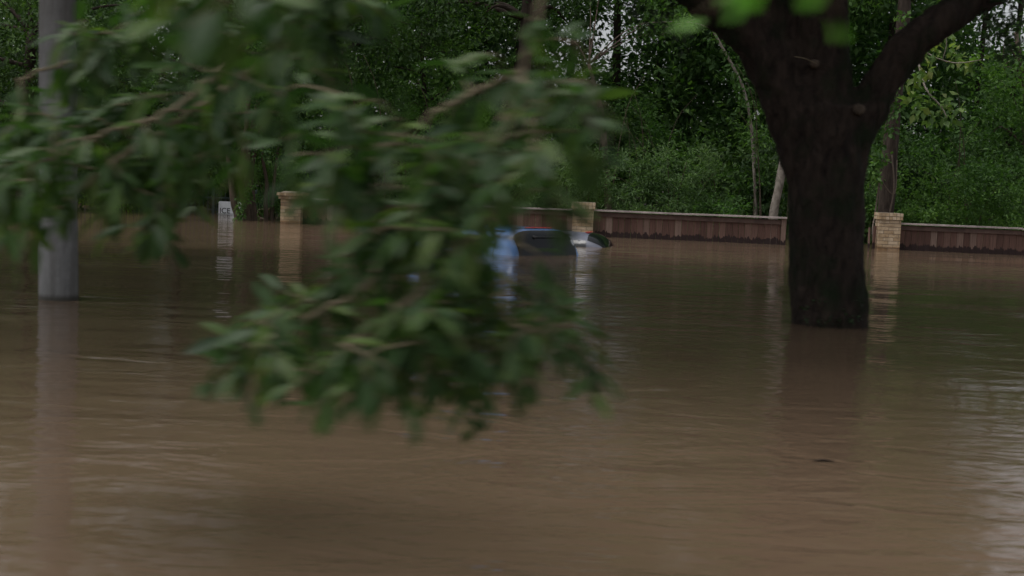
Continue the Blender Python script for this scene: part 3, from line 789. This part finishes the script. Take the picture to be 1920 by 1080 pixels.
for g in range(7):                              # root flare ridges
    a = R(g*51+10); q_ = Vector((math.cos(a), math.sin(a), 0))
    bb = Vector((b_.x, OY, 0))
    limb([bb+q_*.50+Vector((0, 0, -1.3)), bb+q_*.26+Vector((0, 0, -.35)), bb+q_*.24+Vector((0, 0, .1)), bb+q_*.20+Vector((0, 0, .7))], [.20, .13, .10, .08], 10, 9)
oak = thing('oak_tree', (b_.x, OY, 0), 'massive dark forked oak trunk standing in the flood water at the right', 'tree')
tmp = tr.build('tmp_trunk', M['oak_bark'])
rm = tmp.modifiers.new('r', 'REMESH'); rm.mode = 'VOXEL'; rm.voxel_size = .028
sm_ = tmp.modifiers.new('s', 'SMOOTH'); sm_.iterations = 8; sm_.factor = .6
dg = bpy.context.evaluated_depsgraph_get(); me = bpy.data.meshes.new_from_object(tmp.evaluated_get(dg))
bpy.data.objects.remove(tmp)
nv = len(me.vertices); co = np.empty(nv*3, np.float32); me.vertices.foreach_get('co', co); co = co.reshape(-1, 3)
no = np.empty(nv*3, np.float32); me.vertices.foreach_get('normal', no); no = no.reshape(-1, 3)
d = np.array([mnoise.fractal(Vector((c_[0]*9, c_[1]*9, c_[2]*2.6)), .8, 2.1, 3) for c_ in co])
d2 = np.array([mnoise.noise(Vector((c_[0]*2.2, c_[1]*2.2, c_[2]*1.2))) for c_ in co])
co += no*(d*.030 + d2*.03)[:, None]
me.vertices.foreach_set('co', co.ravel()); me.polygons.foreach_set('use_smooth', np.ones(len(me.polygons), bool)); me.update()
link('trunk', me, oak)
def shading_crown():  # oak crown unseen overhead, spread extra wide to shade trunk and water
    C = []
    while len(C) < 2000:
        a = rng.uniform(-1, 1, 3)
        if (a**2).sum() > 1: continue
        p_ = Vector((b_.x-3.6+a[0]*12.5, OY+1.0+a[1]*7.2, 6.5+a[2]*2.6))
        if mnoise.noise(p_*.5) < -.3: continue
        C.append(tuple(p_))
    return np.array(C)
OC = shading_crown()
leaves_obj('crown', clump_leaves(OC, rng.uniform(.5, .9, len(OC)), 80, .15, .45), M['dark_leaf'], oak)
oc2 = np.array([op(u, v, random.uniform(-.6, .6)) for u, v in ((1850, 15), (1880, 40), (1905, 62), (1915, 92), (1870, 70), (1895, 10), (1925, 30), (1930, 110), (1835, 5), (1900, 85), (1690, 90), (1400, 20), (1250, 15), (1225, 35), (1190, 10), (1270, 60))])
leaves_obj('low_leaves', clump_leaves(oc2, rng.uniform(.10, .2, len(oc2)), 42, .07, .4, .8, .5), M['dark_leaf'], oak)
iv = np.array([op(random.uniform(1490, 1622), 560+45*random.random()**.6, -.36+.02*random.random()) for _ in range(12)])
leaves_obj('moss_and_ivy', clump_leaves(iv, rng.uniform(.02, .05, len(iv)), 10, .025, .7, 1, .4), M['dark_leaf'], oak)
# pruned limb scars
for (u, v, r_) in ((1530, 119, .035), (1613, 205, .045)):
    kn = MB(); c_ = op(u, v, -.33); kn.tube([c_+Vector((0, .1, 0)), c_, c_+Vector((0, -.015, 0))], [r_*1.3, r_, r_*.6], 14)
    kn.build('pruning_scar', M['brown_bark'], oak)
tw = MB(); tw.tube(smooth_path([op(1490, 106, -.4), op(1510, 110, -.42), op(1530, 119, -.36)], 8), .004, 6); tw.build('twig', M['twig'], oak)

# ------------------------------------------------------------------ near branches
def inside(poly, x, y):
    c_ = False; j = len(poly)-1
    for i in range(len(poly)):
        if (poly[i][1] > y) != (poly[j][1] > y) and x < (poly[j][0]-poly[i][0])*(y-poly[i][1])/(poly[j][1]-poly[i][1])+poly[i][0]: c_ = not c_
        j = i
    return c_
def spray(name, label, mains, polys, Yr, leafL, mat, nleaf=(9, 15), seed=1, twr=.0028, ratio=(.27, .36), maxd=1.0, droop=.35, gaps=()):
    rd = random.Random(seed)
    top = Vector(mains[0][0][0])
    o = thing(name, top, label, 'branch')
    mb = MB(); nodes = []
    for pts, r0, r1 in mains:
        P_ = smooth_path(pts, 72); n = len(P_)
        P_ = [p_+Vector((rd.uniform(-1, 1), rd.uniform(-1, 1), rd.uniform(-1, 1)))*.006 for p_ in P_]
        mb.tube(P_, [r0+(r1-r0)*i/(n-1) for i in range(n)], 9, .5); nodes += [q_ for q_ in P_[2:] if q_.y < Yr[1]+.6]
    mb.build('branch', M['twig'], o)
    tw = MB(); P, A, Nn, L, W, T = [], [], [], [], [], []
    for poly, cnt in polys:
        xs = [q[0] for q in poly]; ys = [q[1] for q in poly]; k = 0
        while k < cnt:
            u, v = rd.uniform(min(xs), max(xs)), rd.uniform(min(ys), max(ys))
            if not inside(poly, u, v): continue
            k += 1
            e = at(u, v, rd.uniform(*Yr))
            cand = sorted(nodes, key=lambda q: (q-e).length + max(0, e.z-q.z)*.8)[:6]
            a = rd.choice(cand)
            if (e-a).length > maxd: e = a+(e-a).normalized()*maxd
            dirn = (e-a); ln = dirn.length
            if ln < .12: e = a + Vector((rd.uniform(-1, 1), rd.uniform(-1, 1), -.6)).normalized()*.15; ln = .15; dirn = e-a
            md = a.lerp(e, .5)+Vector((rd.uniform(-.06, .06), rd.uniform(-.06, .06), .10*ln+rd.uniform(0, .04)))
            pth = smooth_path([a, md, e], 14); n = len(pth)
            tw.tube(pth, [twr*(1.3-.9*i/(n-1)) for i in range(n)], 5, .5)
            nodes += pth[n//2::3]
            nl = rd.randint(*nleaf)
            for q in range(nl):
                f = .25+.75*(q+1)/nl if ln > .3 else (q+1)/nl
                i = min(n-1, int(f*(n-1))); p_ = pth[i]; tg = (pth[min(n-1, i+1)]-pth[max(0, i-1)]).normalized()
                lp = CM.inverted() @ p_; lu, lv = 960+F*lp.x/-lp.z, 540-F*lp.y/-lp.z
                if any(inside(g_, lu, lv) for g_ in gaps) and rd.random() < .93: continue
                sd_ = tg.orthogonal().normalized(); sd_ = Matrix.Rotation(q*2.4+rd.uniform(-.5, .5), 3, tg) @ sd_
                ax = (tg*rd.uniform(.5, 1.0)+sd_*rd.uniform(.5, 1.0)+Vector((0, 0, -droop*rd.uniform(.4, 1.6)))).normalized()
                nm = Vector((rd.gauss(0, .45), rd.gauss(0, .45)-.25, 1)).normalized()
                l = leafL*rd.uniform(.7, 1.2)
                P.append(p_+ax*.006); A.append(ax); Nn.append(nm); L.append(l); W.append(l*rd.uniform(*ratio)); T.append(min(1, max(0, rd.gauss(.5, .25))))
    tw.build('twigs', M['twig'], o)
    leaves_obj('leaves', leaf_data(np.array(P), np.array(A), np.array(Nn), np.array(L), np.array(W), np.array(T), OV_V, OV_F), mat, o)
    return o
spray('hanging_branch', 'large leafy branch hanging across the middle of the view in front of the blue van',
      [([Vector((.6, 6.8, 5.2)), Vector((.5, 5.0, 4.3)), at(1060, -420, 3.3), at(1040, -120, 3.2), at(980, 130, 3.1), at(900, 300, 3.0), at(800, 430, 2.95), at(690, 535, 2.9), at(560, 605, 2.9), at(470, 650, 2.85)], .007, .005),
       ([at(980, 130, 3.1), at(1000, 300, 2.9), at(960, 480, 2.85), at(950, 590, 2.8), at(1030, 630, 2.8)], .006, .004),
       ([at(800, 430, 2.95), at(790, 540, 2.8), at(730, 590, 2.75), at(640, 650, 2.7)], .010, .005),
       ([at(980, 130, 3.1), at(820, 210, 3.2), at(700, 300, 3.2), at(600, 360, 3.2)], .008, .004)],
      [([(700, 250), (850, 120), (1000, 90), (1120, 130), (1160, 230), (1040, 320), (990, 400), (820, 420), (620, 400), (620, 320)], 48),
       ([(690, 400), (885, 400), (885, 500), (690, 500)], 16),
       ([(480, 190), (720, 190), (760, 330), (600, 370)], 10),
       ([(620, 400), (990, 400), (1000, 480), (1085, 620), (990, 670), (940, 690), (800, 740), (640, 720), (420, 710), (420, 600), (660, 500)], 84),
       ([(1000, 540), (1080, 530), (1120, 640), (1000, 680), (900, 660)], 12), ([(430, 600), (600, 590), (600, 700), (430, 730)], 12),
       ([(700, 640), (840, 640), (800, 770), (760, 770)], 6)],
      (2.6, 3.5), .088, M['near_leaf'], (7, 12), 5, maxd=.65, ratio=(.25, .36),
      gaps=[[(885, 412), (985, 414), (1090, 425), (1090, 480), (1050, 485), (1040, 440), (1000, 455), (985, 560), (930, 560), (925, 475), (895, 460)], [(500, 380), (640, 390), (700, 440), (610, 500), (480, 560)]])
spray('hanging_branch', 'wide leafy branch hanging across the upper left corner in front of the grey pole',
      [([Vector((-.8, 7.5, 5.2)), Vector((-.6, 6.0, 4.3)), at(820, -420, 4.3), at(680, -150, 4.2), at(560, 30, 4.1), at(440, 150, 4.0), at(330, 230, 3.9), at(230, 290, 3.85), at(110, 390, 3.8)], .020, .007),
       ([at(560, 30, 4.1), at(450, 90, 4.0), at(330, 200, 3.7), at(200, 250, 3.6), at(90, 300, 3.6)], .009, .004),
       ([at(680, -150, 4.2), at(480, -60, 4.3), at(330, 20, 4.3), at(200, 90, 4.2), at(30, 150, 4.2)], .010, .005),
       ([at(440, 150, 4.0), at(400, 260, 4.1), at(350, 340, 4.2), at(330, 400, 4.2)], .008, .004)],
      [([(120, 60), (330, -40), (720, -80), (760, 60), (620, 220), (500, 300), (300, 330), (150, 260)], 72),
       ([(0, 190), (180, 230), (330, 300), (400, 330), (370, 450), (250, 400), (120, 400), (0, 320)], 44),
       ([(0, 400), (70, 440), (60, 470), (0, 470)], 4), ([(210, 420), (300, 400), (280, 480), (200, 490)], 4)],
      (3.5, 4.6), .115, M['near_leaf'], (8, 12), 9, maxd=.8, ratio=(.22, .31), gaps=[[(375, 330), (600, 330), (600, 500), (375, 500)], [(60, 460), (160, 430), (160, 600), (60, 600)], [(225, 350), (290, 350), (290, 395), (225, 395)]])
spray('leaf_sprig', 'bright green leaf sprig dipping in front of the oak fork at the top edge',
      [([Vector((1.3, 6.0, 5.0)), Vector((.9, 3.6, 3.6)), at(1560, -500, 1.9), at(1590, -260, 1.8), at(1590, -190, 1.75), at(1560, -140, 1.7)], .006, .003)],
      [([(1500, -150), (1630, -150), (1620, -100), (1510, -100)], 6)], (1.6, 1.8), .052, M['sprig_leaf'], (4, 5), 3, ratio=(.45, .55), maxd=.2, droop=.1)
spray('leaf_sprig', 'dull green sprig of big leaves at the top edge left of centre',
      [([Vector((-.6, 6.0, 5.0)), Vector((-.5, 4.0, 3.8)), at(700, -500, 2.3), at(620, -260, 2.2), at(540, -80, 2.1), at(470, -10, 2.1)], .006, .003)],
      [([(380, -40), (640, -40), (600, 40), (420, 30)], 7)], (2.0, 2.2), .09, M['near_leaf'], (4, 6), 4, ratio=(.4, .5), maxd=.25)
# floating scrap on the water
fs = at(1546, 866, 5); k = CAM_H/(CAM_H-fs.z); fp = Vector((fs.x*k, fs.y*k, .004))
fl = thing('floating_twig', fp, 'small dark twig floating on the brown water below the oak trunk', 'twig')
q = MB(); q.tube([fp+Vector((-.05, -.01, 0)), fp+Vector((-.01, .005, .004)), fp+Vector((.045, 0, 0))], [.003, .006, .002], 7); q.build('stick', M['dark_bark'], fl)
